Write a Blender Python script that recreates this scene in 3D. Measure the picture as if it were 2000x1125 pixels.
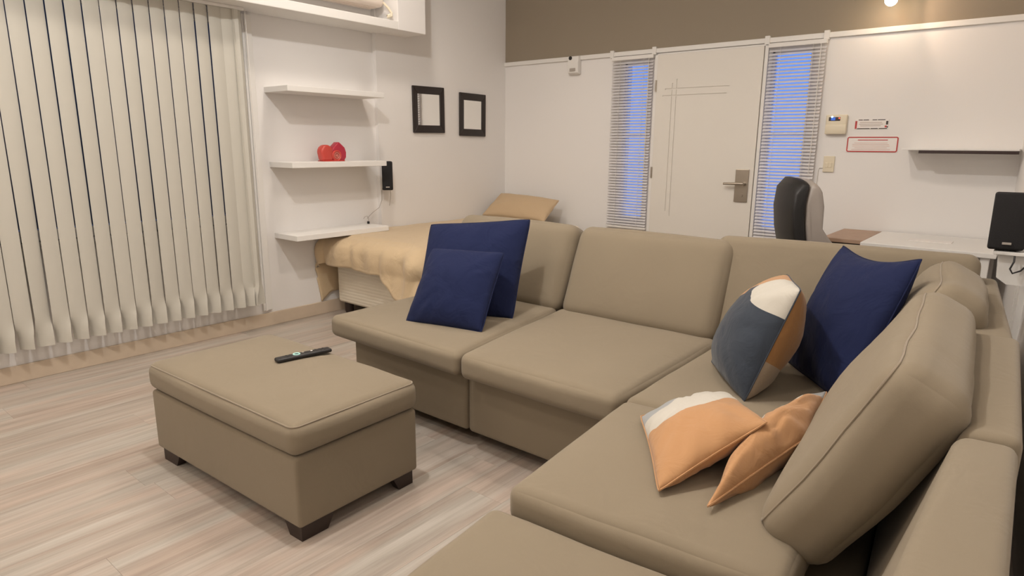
import bpy, bmesh, math, random
from mathutils import Vector, Matrix, noise

random.seed(7)
for o in list(bpy.data.objects):
    bpy.data.objects.remove(o, do_unlink=True)
SC = bpy.context.scene
COL = SC.collection
PI = math.pi

# ------------------------------------------------------------------ camera
CAM = (4.2936, -5.081, 1.3181)
YAW, PITCH, ROLL, FPX = 0.6849, -0.2190, 0.0074, 1261.24
cam_d = bpy.data.cameras.new('camera')
cam = bpy.data.objects.new('camera', cam_d)
COL.objects.link(cam)
fwd = Vector((-math.sin(YAW) * math.cos(PITCH), math.cos(YAW) * math.cos(PITCH), math.sin(PITCH)))
rgt = Vector((math.cos(YAW), math.sin(YAW), 0))
upv = rgt.cross(fwd)
r2 = math.cos(ROLL) * rgt + math.sin(ROLL) * upv
u2 = -math.sin(ROLL) * rgt + math.cos(ROLL) * upv
M = Matrix((r2, u2, -fwd)).transposed().to_4x4()
M.translation = Vector(CAM)
cam.matrix_world = M
cam_d.sensor_fit = 'HORIZONTAL'
cam_d.sensor_width = 36.0
cam_d.lens = FPX / 2000.0 * 36.0
cam_d.clip_start = 0.02
SC.camera = cam

# ------------------------------------------------------------------ world: blue dusk sky
W = bpy.data.worlds.new('dusk_sky')
SC.world = W
W.use_nodes = True
bg = W.node_tree.nodes['Background']
bg.inputs['Color'].default_value = (0.11, 0.28, 0.95, 1)
bg.inputs['Strength'].default_value = 1.45

# ------------------------------------------------------------------ view
SC.view_settings.view_transform = 'Standard'
SC.view_settings.look = 'None'
SC.view_settings.gamma = 1.0
SC.view_settings.use_curve_mapping = False
SC.view_settings.exposure = -0.10

# lamp positions and powers (the lamps themselves are built further down)
NEUTRAL = (1.0, 0.985, 0.96)
WARM = (1.0, 0.89, 0.775)
LAMPS = [  # location, watts, source radius, colour, spot cone in degrees (None: bare bulb), where
    ((2.50, -3.95, 3.26), 108.0, 0.045, NEUTRAL, None, 'bare bulb above the ottoman'),
    ((1.10, -2.35, 3.28), 69.0, 0.13, WARM, 150, 'downlight above the gap between bed and sofa'),
    ((3.15, -2.75, 3.28), 74.0, 0.13, WARM, 150, 'downlight above the sofa corner'),
    ((1.20, -5.05, 3.28), 69.0, 0.13, WARM, 150, 'downlight above the open floor by the big window'),
    ((2.60, -6.25, 3.28), 72.0, 0.13, WARM, 150, 'downlight behind the camera'),
]

# ================================================================== helpers
WL = {}                                    # world location of a parent


def link(o, parent=None):
    COL.objects.link(o)
    if parent is not None:
        o.parent = parent
    return o


def tag(o, label=None, cat=None, group=None, kind=None):
    if label: o['label'] = label
    if cat: o['category'] = cat
    if group: o['group'] = group
    if kind: o['kind'] = kind
    return o


def thing(name, loc, label, cat, group=None):
    o = bpy.data.objects.new(name, None)
    o.empty_display_size = 0.05
    o.location = loc
    COL.objects.link(o)
    WL[o.name] = Vector(loc)
    return tag(o, label, cat, group)


def mk(name, verts, faces, mat, parent=None, smooth=True, uvs=None, origin=None, sharp=40):
    """One mesh object from world-space vertices."""
    if parent is not None:
        off = WL[parent.name]
    else:
        if origin is None:
            n = len(verts)
            xs = [v[0] for v in verts]; ys = [v[1] for v in verts]; zs = [v[2] for v in verts]
            origin = ((min(xs) + max(xs)) / 2, (min(ys) + max(ys)) / 2, min(zs))
        off = Vector(origin)
    me = bpy.data.meshes.new(name)
    me.from_pydata([tuple(Vector(v) - off) for v in verts], [], faces)
    if uvs is not None:
        uvl = me.uv_layers.new(name='UVMap')
        for l in me.loops:
            uvl.data[l.index].uv = uvs[l.vertex_index]
    bm = bmesh.new(); bm.from_mesh(me)
    bmesh.ops.recalc_face_normals(bm, faces=bm.faces)
    if smooth:
        for f in bm.faces: f.smooth = True
        for e in bm.edges:
            if len(e.link_faces) == 2 and e.calc_face_angle(0) > math.radians(sharp):
                e.smooth = False
    bm.to_mesh(me); bm.free()
    me.materials.append(mat)
    o = bpy.data.objects.new(name, me)
    link(o, parent)
    if parent is None:
        o.location = off
    WL[o.name] = off.copy()
    return o


class MB:
    """Collects simple solids in world space, joined into one mesh."""
    def __init__(s): s.v = []; s.f = []

    def add(s, verts, faces):
        n = len(s.v)
        s.v += [tuple(v) for v in verts]
        s.f += [tuple(i + n for i in f) for f in faces]
        return s

    def box(s, lo, hi, bev=0.0, T=None, seg=2):
        bm = bmesh.new()
        bmesh.ops.create_cube(bm, size=1.0)
        for v in bm.verts:
            v.co = Vector([lo[i] + (v.co[i] + .5) * (hi[i] - lo[i]) for i in range(3)])
        if bev > 0:
            bmesh.ops.bevel(bm, geom=bm.edges[:], offset=bev, segments=seg, affect='EDGES', profile=.5)
        s._bm(bm, T)
        return s

    def _bm(s, bm, T=None):
        bm.verts.index_update()
        n = len(s.v)
        for v in bm.verts:
            p = T @ v.co if T is not None else v.co
            s.v.append(tuple(p))
        for f in bm.faces: s.f.append(tuple(v.index + n for v in f.verts))
        bm.free()

    def prism(s, poly, h0, h1, axis=2, T=None, bev=0.0):
        """polygon extruded along an axis (poly in the other two axes, in order)."""
        def p3(p, h):
            if axis == 2: return (p[0], p[1], h)
            if axis == 1: return (p[0], h, p[1])
            return (h, p[0], p[1])
        bm = bmesh.new()
        a = [bm.verts.new(p3(p, h0)) for p in poly]
        b = [bm.verts.new(p3(p, h1)) for p in poly]
        n = len(poly)
        bm.faces.new(a); bm.faces.new(b[::-1])
        for i in range(n):
            bm.faces.new((a[i], b[i], b[(i + 1) % n], a[(i + 1) % n]))
        bmesh.ops.recalc_face_normals(bm, faces=bm.faces)
        if bev > 0:
            es = [e for e in bm.edges if e.calc_face_angle(0) > math.radians(25)]
            bmesh.ops.bevel(bm, geom=es, offset=bev, segments=3, affect='EDGES', profile=.5)
        s._bm(bm, T)
        return s

    def tube(s, pts, r, n=8, closed=False):
        pts = [Vector(p) for p in pts]
        m = len(pts); rings = []
        prev = None
        for i, p in enumerate(pts):
            if closed:
                d = pts[(i + 1) % m] - pts[i - 1]
            else:
                d = pts[min(i + 1, m - 1)] - pts[max(i - 1, 0)]
            d.normalize()
            if prev is None:
                a = d.orthogonal().normalized()
            else:
                a = (prev - d * prev.dot(d)).normalized()
            prev = a
            b = d.cross(a)
            rr = r[i] if isinstance(r, (list, tuple)) else r
            rings.append([p + rr * (math.cos(2 * PI * k / n) * a + math.sin(2 * PI * k / n) * b) for k in range(n)])
        base = len(s.v)
        for R in rings: s.v += [tuple(q) for q in R]
        cnt = m if closed else m - 1
        for i in range(cnt):
            j = (i + 1) % m
            for k in range(n):
                s.f.append((base + i * n + k, base + i * n + (k + 1) % n, base + j * n + (k + 1) % n, base + j * n + k))
        if not closed:
            s.f.append(tuple(base + k for k in range(n))[::-1])
            s.f.append(tuple(base + (m - 1) * n + k for k in range(n)))
        return s

    def lathe(s, prof, T=None, n=24):
        """profile (r, z) turned around z, then placed with T."""
        base = len(s.v)
        for r, z in prof:
            for k in range(n):
                p = Vector((r * math.cos(2 * PI * k / n), r * math.sin(2 * PI * k / n), z))
                s.v.append(tuple(T @ p if T is not None else p))
        for i in range(len(prof) - 1):
            for k in range(n):
                s.f.append((base + i * n + k, base + i * n + (k + 1) % n, base + (i + 1) * n + (k + 1) % n, base + (i + 1) * n + k))
        s.f.append(tuple(base + k for k in range(n))[::-1])
        s.f.append(tuple(base + (len(prof) - 1) * n + k for k in range(n)))
        return s

    def build(s, name, mat, parent=None, smooth=True, origin=None, sharp=40):
        return mk(name, s.v, s.f, mat, parent, smooth, None, origin, sharp)


def TR(loc, rz=0.0, rx=0.0, ry=0.0):
    return Matrix.Translation(loc) @ Matrix.Rotation(rz, 4, 'Z') @ Matrix.Rotation(ry, 4, 'Y') @ Matrix.Rotation(rx, 4, 'X')


# ------------------------------------------------------------------ materials
def new_mat(name):
    m = bpy.data.materials.new(name); m.use_nodes = True
    nt = m.node_tree
    return m, nt, nt.nodes, nt.links, nt.nodes['Principled BSDF']


def plain(name, col, rough=0.6, metal=0.0, var=0.04, scale=8.0, bump=0.0, bscale=60.0, spec=0.5):
    m, nt, N, L, P = new_mat(name)
    P.inputs['Roughness'].default_value = rough
    P.inputs['Metallic'].default_value = metal
    P.inputs['Specular IOR Level'].default_value = spec
    tc = N.new('ShaderNodeTexCoord')
    nz = N.new('ShaderNodeTexNoise'); nz.inputs['Scale'].default_value = scale; nz.inputs['Detail'].default_value = 3
    L.new(tc.outputs['Object'], nz.inputs['Vector'])
    mx = N.new('ShaderNodeMix'); mx.data_type = 'RGBA'
    mx.inputs['A'].default_value = (*[c * (1 - var) for c in col], 1)
    mx.inputs['B'].default_value = (*[min(1, c * (1 + var)) for c in col], 1)
    L.new(nz.outputs['Fac'], mx.inputs['Factor'])
    L.new(mx.outputs['Result'], P.inputs['Base Color'])
    if bump > 0:
        n2 = N.new('ShaderNodeTexNoise'); n2.inputs['Scale'].default_value = bscale; n2.inputs['Detail'].default_value = 4
        L.new(tc.outputs['Object'], n2.inputs['Vector'])
        b = N.new('ShaderNodeBump'); b.inputs['Strength'].default_value = bump; b.inputs['Distance'].default_value = .01
        L.new(n2.outputs['Fac'], b.inputs['Height']); L.new(b.outputs['Normal'], P.inputs['Normal'])
    return m


def fabric(name, col, var=.08, weave=900.0, sheen=.25, rough=.9, big=3.0, wrk=0.0, wsc=9.0):
    m, nt, N, L, P = new_mat(name)
    P.inputs['Roughness'].default_value = rough
    P.inputs['Specular IOR Level'].default_value = .15
    P.inputs['Sheen Weight'].default_value = sheen
    P.inputs['Sheen Roughness'].default_value = .5
    tc = N.new('ShaderNodeTexCoord')
    n1 = N.new('ShaderNodeTexNoise'); n1.inputs['Scale'].default_value = big; n1.inputs['Detail'].default_value = 4
    n2 = N.new('ShaderNodeTexNoise'); n2.inputs['Scale'].default_value = weave; n2.inputs['Detail'].default_value = 2
    L.new(tc.outputs['Object'], n1.inputs['Vector']); L.new(tc.outputs['Object'], n2.inputs['Vector'])
    ad = N.new('ShaderNodeMath'); ad.operation = 'MULTIPLY_ADD'; ad.inputs[1].default_value = .5
    L.new(n2.outputs['Fac'], ad.inputs[0])
    ml = N.new('ShaderNodeMath'); ml.operation = 'MULTIPLY'; ml.inputs[1].default_value = .5
    L.new(n1.outputs['Fac'], ml.inputs[0]); L.new(ml.outputs[0], ad.inputs[2])
    mx = N.new('ShaderNodeMix'); mx.data_type = 'RGBA'
    mx.inputs['A'].default_value = (*[c * (1 - 2 * var) for c in col], 1)
    mx.inputs['B'].default_value = (*[min(1, c * (1 + 2 * var)) for c in col], 1)
    L.new(ad.outputs[0], mx.inputs['Factor']); L.new(mx.outputs['Result'], P.inputs['Base Color'])
    b = N.new('ShaderNodeBump'); b.inputs['Strength'].default_value = .12; b.inputs['Distance'].default_value = .002
    L.new(n2.outputs['Fac'], b.inputs['Height']); L.new(b.outputs['Normal'], P.inputs['Normal'])
    if wrk > 0:
        n3 = N.new('ShaderNodeTexNoise'); n3.inputs['Scale'].default_value = wsc; n3.inputs['Detail'].default_value = 3; n3.inputs['Distortion'].default_value = 1.2
        L.new(tc.outputs['Object'], n3.inputs['Vector'])
        b3 = N.new('ShaderNodeBump'); b3.inputs['Strength'].default_value = wrk; b3.inputs['Distance'].default_value = .03
        L.new(n3.outputs['Fac'], b3.inputs['Height']); L.new(b3.outputs['Normal'], b.inputs['Normal'])
    return m


def emis(name, col, strength):
    m, nt, N, L, P = new_mat(name)
    P.inputs['Base Color'].default_value = (*col, 1)
    P.inputs['Emission Color'].default_value = (*col, 1)
    P.inputs['Emission Strength'].default_value = strength
    return m


def plank_mat():
    m, nt, N, L, P = new_mat('whitewashed_laminate')
    P.inputs['Roughness'].default_value = .38
    P.inputs['Specular IOR Level'].default_value = .35
    oi = N.new('ShaderNodeObjectInfo')
    ge = N.new('ShaderNodeNewGeometry')
    off = N.new('ShaderNodeVectorMath'); off.operation = 'SCALE'; off.inputs['Scale'].default_value = 37.0
    cb = N.new('ShaderNodeCombineXYZ'); L.new(oi.outputs['Random'], cb.inputs['X']); L.new(oi.outputs['Random'], cb.inputs['Y'])
    L.new(cb.outputs[0], off.inputs[0])
    add = N.new('ShaderNodeVectorMath'); add.operation = 'ADD'
    L.new(ge.outputs['Position'], add.inputs[0]); L.new(off.outputs[0], add.inputs[1])
    mp = N.new('ShaderNodeMapping'); mp.inputs['Scale'].default_value = (16.0, 0.9, 1.0)
    L.new(add.outputs[0], mp.inputs['Vector'])
    n1 = N.new('ShaderNodeTexNoise'); n1.inputs['Scale'].default_value = 1.0; n1.inputs['Detail'].default_value = 5; n1.inputs['Roughness'].default_value = .6
    n1.inputs['Distortion'].default_value = .4
    L.new(mp.outputs[0], n1.inputs['Vector'])
    mp2 = N.new('ShaderNodeMapping'); mp2.inputs['Scale'].default_value = (75.0, 2.5, 1.0)
    L.new(add.outputs[0], mp2.inputs['Vector'])
    n2 = N.new('ShaderNodeTexNoise'); n2.inputs['Scale'].default_value = 1.0; n2.inputs['Detail'].default_value = 4
    L.new(mp2.outputs[0], n2.inputs['Vector'])
    av = N.new('ShaderNodeMath'); av.operation = 'MULTIPLY_ADD'; av.inputs[1].default_value = .35
    L.new(n2.outputs['Fac'], av.inputs[0])
    sc = N.new('ShaderNodeMath'); sc.operation = 'MULTIPLY'; sc.inputs[1].default_value = .65
    L.new(n1.outputs['Fac'], sc.inputs[0]); L.new(sc.outputs[0], av.inputs[2])
    rp = N.new('ShaderNodeValToRGB')
    e = rp.color_ramp.elements
    e[0].position = .36; e[0].color = (.345, .295, .255, 1)
    e[1].position = .66; e[1].color = (.54, .485, .435, 1)
    e.new(.45).color = (.405, .352, .305, 1)
    e.new(.54).color = (.47, .415, .365, 1)
    L.new(av.outputs[0], rp.inputs['Fac'])
    br = N.new('ShaderNodeMix'); br.data_type = 'RGBA'; br.blend_type = 'MULTIPLY'; br.inputs['Factor'].default_value = 1.0
    L.new(rp.outputs['Color'], br.inputs['A'])
    r2 = N.new('ShaderNodeValToRGB')
    r2.color_ramp.elements[0].color = (.96, .955, .95, 1); r2.color_ramp.elements[1].color = (1, 1, 1, 1)
    L.new(oi.outputs['Random'], r2.inputs['Fac']); L.new(r2.outputs['Color'], br.inputs['B'])
    mp3 = N.new('ShaderNodeMapping'); mp3.inputs['Scale'].default_value = (9.0, .6, 1.0)
    L.new(add.outputs[0], mp3.inputs['Vector'])
    n3 = N.new('ShaderNodeTexNoise'); n3.inputs['Scale'].default_value = 1.0; n3.inputs['Detail'].default_value = 2
    L.new(mp3.outputs[0], n3.inputs['Vector'])
    r3 = N.new('ShaderNodeValToRGB')
    r3.color_ramp.elements[0].position = .40; r3.color_ramp.elements[0].color = (.97, 1.0, 1.0, 1)
    r3.color_ramp.elements[1].position = .64; r3.color_ramp.elements[1].color = (1.0, .925, .885, 1)
    L.new(n3.outputs['Fac'], r3.inputs['Fac'])
    b3 = N.new('ShaderNodeMix'); b3.data_type = 'RGBA'; b3.blend_type = 'MULTIPLY'; b3.inputs['Factor'].default_value = 1.0
    L.new(br.outputs['Result'], b3.inputs['A']); L.new(r3.outputs['Color'], b3.inputs['B'])
    L.new(b3.outputs['Result'], P.inputs['Base Color'])
    return m


def ribbed(name, col, freq=260.0):
    m, nt, N, L, P = new_mat(name)
    P.inputs['Base Color'].default_value = (*col, 1)
    P.inputs['Roughness'].default_value = .85
    tc = N.new('ShaderNodeTexCoord')
    w = N.new('ShaderNodeTexWave'); w.bands_direction = 'Z'; w.inputs['Scale'].default_value = freq / 20; w.inputs['Distortion'].default_value = .6
    L.new(tc.outputs['Object'], w.inputs['Vector'])
    b = N.new('ShaderNodeBump'); b.inputs['Strength'].default_value = .5; b.inputs['Distance'].default_value = .004
    L.new(w.outputs['Fac'], b.inputs['Height']); L.new(b.outputs['Normal'], P.inputs['Normal'])
    return m


def blind_mat(name, col, trans):
    m, nt, N, L, P = new_mat(name)
    P.inputs['Base Color'].default_value = (*col, 1)
    P.inputs['Roughness'].default_value = .6
    tl = N.new('ShaderNodeBsdfTranslucent'); tl.inputs['Color'].default_value = (*col, 1)
    mx = N.new('ShaderNodeMixShader'); mx.inputs['Fac'].default_value = trans
    out = [n for n in N if n.type == 'OUTPUT_MATERIAL'][0]
    L.new(P.outputs[0], mx.inputs[1]); L.new(tl.outputs[0], mx.inputs[2]); L.new(mx.outputs[0], out.inputs['Surface'])
    return m


def glass_mat():
    m, nt, N, L, P = new_mat('window_glass')
    out = [n for n in N if n.type == 'OUTPUT_MATERIAL'][0]
    tr = N.new('ShaderNodeBsdfTransparent'); gl = N.new('ShaderNodeBsdfGlossy'); gl.inputs['Roughness'].default_value = .02
    fr = N.new('ShaderNodeFresnel'); fr.inputs['IOR'].default_value = 1.45
    mx = N.new('ShaderNodeMixShader')
    L.new(fr.outputs[0], mx.inputs['Fac']); L.new(tr.outputs[0], mx.inputs[1]); L.new(gl.outputs[0], mx.inputs[2])
    L.new(mx.outputs[0], out.inputs['Surface'])
    return m


def print_mat(name, bands, default):
    """Flat print in the UV square: list of (centre u, centre v, radius, inside?, colour), the later one on top."""
    m, nt, N, L, P = new_mat(name)
    P.inputs['Roughness'].default_value = .85
    P.inputs['Specular IOR Level'].default_value = .15
    P.inputs['Sheen Weight'].default_value = .2
    uv = N.new('ShaderNodeUVMap')
    rgb = N.new('ShaderNodeRGB'); rgb.outputs[0].default_value = (*default, 1)
    cur = rgb.outputs[0]
    for cu, cv, r, inside, c in bands:
        d = N.new('ShaderNodeVectorMath'); d.operation = 'DISTANCE'
        d.inputs[1].default_value = (cu, cv, 0)
        L.new(uv.outputs[0], d.inputs[0])
        cmp_ = N.new('ShaderNodeMath'); cmp_.operation = 'LESS_THAN' if inside else 'GREATER_THAN'
        cmp_.inputs[1].default_value = r
        L.new(d.outputs['Value'], cmp_.inputs[0])
        mx = N.new('ShaderNodeMix'); mx.data_type = 'RGBA'
        L.new(cmp_.outputs[0], mx.inputs['Factor']); L.new(cur, mx.inputs['A'])
        mx.inputs['B'].default_value = (*c, 1)
        cur = mx.outputs['Result']
    L.new(cur, P.inputs['Base Color'])
    tc = N.new('ShaderNodeTexCoord')
    n2 = N.new('ShaderNodeTexNoise'); n2.inputs['Scale'].default_value = 10; n2.inputs['Detail'].default_value = 4; n2.inputs['Distortion'].default_value = 1.0
    L.new(tc.outputs['Object'], n2.inputs['Vector'])
    b = N.new('ShaderNodeBump'); b.inputs['Strength'].default_value = .25; b.inputs['Distance'].default_value = .03
    L.new(n2.outputs['Fac'], b.inputs['Height']); L.new(b.outputs['Normal'], P.inputs['Normal'])
    return m


MT = dict(
    wall=plain('white_wall_paint', (.82, .795, .775), .7, var=.012, scale=1.5, bump=.03, bscale=40),
    taupe=plain('taupe_wall_paint', (.29, .24, .178), .75, var=.03, scale=1.5, bump=.03, bscale=40),
    ceil=plain('ceiling_paint', (.72, .65, .57), .8, var=.01),
    white=plain('white_lacquer', (.82, .80, .77), .42, var=.01),
    door=plain('door_paint', (.76, .72, .66), .45, var=.01),
    trim=plain('white_plastic_trim', (.80, .775, .74), .45, var=.01),
    cream=plain('cream_plastic', (.74, .66, .51), .45, var=.02),
    base_tile=plain('tan_skirting_tile', (.60, .49, .375), .45, var=.10, scale=9),
    subfloor=plain('subfloor', (.30, .24, .20), .9),
    sofa=fabric('taupe_sofa_fabric', (.255, .21, .150), .06, sheen=.12, wrk=.10, wsc=6.0),
    sofa_seam=fabric('sofa_seam', (.28, .23, .17), .05),
    leg=plain('dark_wenge_wood', (.030, .017, .013), .45, var=.2, scale=20),
    navy=fabric('navy_cotton', (.013, .019, .062), .12, sheen=.04, wrk=.35, wsc=8.0),
    black=plain('black_plastic', (.012, .011, .012), .45, var=.1),
    leather=plain('black_leather', (.016, .015, .015), .48, var=.1, bump=.06, bscale=150, spec=.35),
    grey_leather=plain('grey_leather', (.33, .29, .26), .42, var=.08, bump=.05, bscale=120, spec=.6),
    grille=plain('speaker_grille', (.010, .009, .010), .85, var=.3, scale=200, bump=.3, bscale=500),
    steel=plain('brushed_steel', (.42, .37, .31), .36, metal=1.0, var=.06, scale=12),
    red=plain('red_ceramic', (.52, .06, .045), .35, var=.08, scale=20),
    crimson=plain('crimson_ceramic', (.40, .02, .045), .35, var=.10, scale=20),
    rose=plain('rose_ceramic', (.48, .13, .10), .4, var=.08, scale=20),
    duvet=fabric('peach_duvet', (.585, .45, .29), .04, sheen=.2, big=5, wrk=.3, wsc=8.0),
    lining=fabric('cream_lining', (.76, .64, .46), .03, sheen=.1),
    pillow=fabric('tan_pillow', (.54, .40, .255), .05, sheen=.1),
    bedbase=ribbed('cream_ribbed_bed_base', (.73, .66, .54)),
    frame=plain('dark_brown_frame_wood', (.020, .013, .011), .4, var=.25, scale=25),
    mirror=plain('mirror_silver', (.93, .93, .91), .015, metal=1.0, var=.0),
    vslat=blind_mat('cream_blind_vinyl', (.585, .56, .495), .10),
    hslat=blind_mat('white_blind_slat', (.88, .86, .86), .35),
    glass=glass_mat(),
    darkbar=plain('dark_brown_bar', (.035, .016, .014), .35, var=.1),
    wood=plain('brown_wood', (.40, .27, .19), .5, var=.15, scale=14),
    paper=plain('white_paper', (.86, .82, .79), .8, var=.01),
    redprint=plain('red_print', (.50, .06, .06), .7),
    greyprint=plain('grey_print', (.55, .46, .42), .7),
    pinkprint=plain('pink_print', (.70, .50, .45), .7),
    blackprint=plain('black_print', (.06, .045, .045), .7),
    lcd=emis('blue_display', (.03, .10, .45), .9),
    led_blue=emis('blue_led', (.35, .65, 1.0), 5.0),
    led_red=emis('red_led', (1.0, .10, .05), 2.0),
    mint=plain('mint_plastic', (.45, .78, .72), .4),
    cable=plain('grey_cable', (.38, .34, .30), .6),
    blackcable=plain('black_cable', (.015, .013, .013), .5),
    bulb=emis('warm_bulb', (1.0, .86, .66), 60.0),
    amber=emis('amber_bulb_rim', (1.0, .55, .10), 3.0),
    yardwall=plain('dark_yard_wall', (.065, .055, .042), .9, var=.3, scale=6),
    ground=plain('yard_ground', (.12, .10, .08), .9, var=.2),
    ac=plain('ac_plastic', (.78, .68, .60), .4, var=.01),
    slot=plain('dark_slot', (.02, .015, .012), .7),
    plank=plank_mat(),
)

# ================================================================== STRUCTURE
H = 3.40                     # ceiling
WX, WK = 4.147, 0.0906       # right wall: x = WX - WK*y (it is not square with the others)
YB = -7.2                    # wall behind the camera


def wx(y): return WX - WK * y


# floor slab and laminate planks
fl = mk('floor', [(-.3, YB - .2, -.06), (5.3, YB - .2, -.06), (5.3, .2, -.06), (-.3, .2, -.06),
                  (-.3, YB - .2, -.012), (5.3, YB - .2, -.012), (5.3, .2, -.012), (-.3, .2, -.012)],
        [(0, 1, 2, 3), (4, 5, 6, 7), (0, 1, 5, 4), (1, 2, 6, 5), (2, 3, 7, 6), (3, 0, 4, 7)], MT['subfloor'], smooth=False, origin=(0, 0, 0))
tag(fl, kind='structure')
PW, PL = .192, 1.29
bm = bmesh.new(); bmesh.ops.create_cube(bm, size=1)
for v in bm.verts:
    v.co = Vector((v.co.x * (PW - .0004), v.co.y * (PL - .0004), -.006 + v.co.z * .012))
top_e = [e for e in bm.edges if all(v.co.z > -.001 for v in e.verts)]
bmesh.ops.bevel(bm, geom=top_e, offset=.0004, segments=1, affect='EDGES')
plank_me = bpy.data.meshes.new('plank'); bm.to_mesh(plank_me); bm.free(); plank_me.materials.append(MT['plank'])
rp = random.Random(3)
ncol = int(4.85 / PW) + 1
for i in range(ncol):
    x = (i + .5) * PW
    if x > 4.9: break
    y = -rp.random() * PL
    edges = [0.0]
    while y > YB:
        edges.append(y); y -= PL
    edges.append(YB)
    for a, b in zip(edges, edges[1:]):
        if a - b < .03: continue
        p = bpy.data.objects.new('plank', plank_me)
        p.location = (x, (a + b) / 2, 0); p.scale = (1, (a - b) / PL, 1)
        link(p, fl)


def wall_panels(name, rects, place, mat, thick_dir):
    """Wall built of rectangles (s0,s1,z0,z1) with thickness, so openings are real holes."""
    mb = MB()
    for s0, s1, z0, z1 in rects:
        c = [place(s0, z0), place(s1, z0), place(s1, z1), place(s0, z1)]
        d = Vector(thick_dir)
        vs = [Vector(q) for q in c] + [Vector(q) + d for q in c]
        mb.add(vs, [(0, 1, 2, 3), (4, 7, 6, 5), (0, 4, 5, 1), (1, 5, 6, 2), (2, 6, 7, 3), (3, 7, 4, 0)])
    o = mb.build(name, mat, smooth=False, origin=(0, 0, 0))
    return tag(o, kind='structure')


ZT = 2.05   # underside of the trunking on the door wall
G1 = (1.375, 1.60, .69, 2.0)     # glass of the left sidelight
G2 = (2.60, 2.885, .69, 2.0)    # glass of the right sidelight
pb = lambda s, z: (s, 0, z)
wall_panels('wall_back', [(0, G1[0], 0, 2.08), (G1[1], G2[0], 0, 2.08), (G2[1], WX + .05, 0, 2.08),
                          (G1[0], G1[1], 0, G1[2]), (G1[0], G1[1], G1[3], 2.08),
                          (G2[0], G2[1], 0, G2[2]), (G2[0], G2[1], G2[3], 2.08)], pb, MT['wall'], (0, .12, 0))
wall_panels('wall_back_upper', [(0, WX + .05, 2.08, H)], pb, MT['taupe'], (0, .12, 0))
# left wall with the large window; the stretch next to the corner stands 4 cm proud
WY0, WY1, WZ0, WZ1 = -5.2, -2.76, .77, 2.13
pl = lambda s, z: (0, s, z)
wall_panels('wall_left', [(YB, WY0, 0, H), (WY1, .0, 0, H), (WY0, WY1, 0, WZ0), (WY0, WY1, WZ1, H)], pl, MT['wall'], (-.14, 0, 0))
tag(MB().box((0, -1.60, 0), (.04, 0, H)).build('wall_left_pier', MT['wall'], smooth=False), kind='structure')
# right wall, slightly out of square
tag(mk('wall_right', [(wx(.12), .12, 0), (wx(YB), YB, 0), (wx(YB), YB, H), (wx(.12), .12, H),
                      (wx(.12) + .12, .12, 0), (wx(YB) + .12, YB, 0), (wx(YB) + .12, YB, H), (wx(.12) + .12, .12, H)],
       [(0, 1, 2, 3), (4, 5, 6, 7), (0, 1, 5, 4), (1, 2, 6, 5), (2, 3, 7, 6), (3, 0, 4, 7)], MT['wall'], smooth=False), kind='structure')
tag(MB().box((-.14, YB - .12, 0), (5.1, YB, H)).build('wall_behind', MT['wall'], smooth=False), kind='structure')
tag(MB().box((-.14, YB - .12, H), (5.1, .12, H + .1)).build('ceiling', MT['ceil'], smooth=False), kind='structure')
# skirting
tag(MB().box((0, YB, 0), (.016, -1.60, .097), .003).box((.04, -1.60, 0), (.056, 0, .097), .003)
    .build('baseboard_left', MT['base_tile'], smooth=False, origin=(0, 0, 0)), kind='structure')
tag(MB().box((.056, -.016, 0), (1.66, 0, .097), .003).box((2.57, -.016, 0), (WX - .02, 0, .097), .003)
    .build('baseboard_back', MT['base_tile'], smooth=False, origin=(0, 0, 0)), kind='structure')

# large window behind the vertical blind
w1 = MB()
for lo, hi in (((-.09, WY0, WZ0), (-.02, WY0 + .06, WZ1)), ((-.09, WY1 - .06, WZ0), (-.02, WY1, WZ1)),
               ((-.09, WY0, WZ0), (-.02, WY1, WZ0 + .06)), ((-.09, WY0, WZ1 - .06), (-.02, WY1, WZ1)),
               ((-.09, -3.96, WZ0), (-.02, -3.90, WZ1))):
    w1.box(lo, hi, .004)
w1o = w1.build('window_1', MT['trim'], smooth=False)
tag(w1o, kind='structure')
for a, b in ((WY0 + .06, -3.96), (-3.90, WY1 - .06)):
    MB().box((-.06, a, WZ0 + .06), (-.054, b, WZ1 - .06)).build('pane', MT['glass'], w1o, smooth=False)
MB().box((-.13, WY0 - .02, WZ0 - .03), (.025, WY1 + .03, WZ0), .006).build('window_sill', MT['trim'], w1o, smooth=False)
# casing strip at the right end of the window
tag(MB().box((0, -2.70, .12), (.022, -2.63, 2.15), .004).box((.022, -2.685, .12), (.030, -2.668, 2.15), .002)
    .build('trim_1', MT['trim'], smooth=False), kind='structure')
# pale plastered band below the window that carries the blind's shadow: a shallow radiator board
# ---- what lies outside: yard ground and dark boundary wall
tag(MB().box((-6, -9, -.2), (-.14, 1, -.02)).build('yard_ground', MT['ground'], smooth=False), kind='structure')
tag(MB().box((-1.9, -9, -.02), (-1.7, 1, 2.55)).build('wall_yard', MT['yardwall'], smooth=False), kind='structure')

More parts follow.
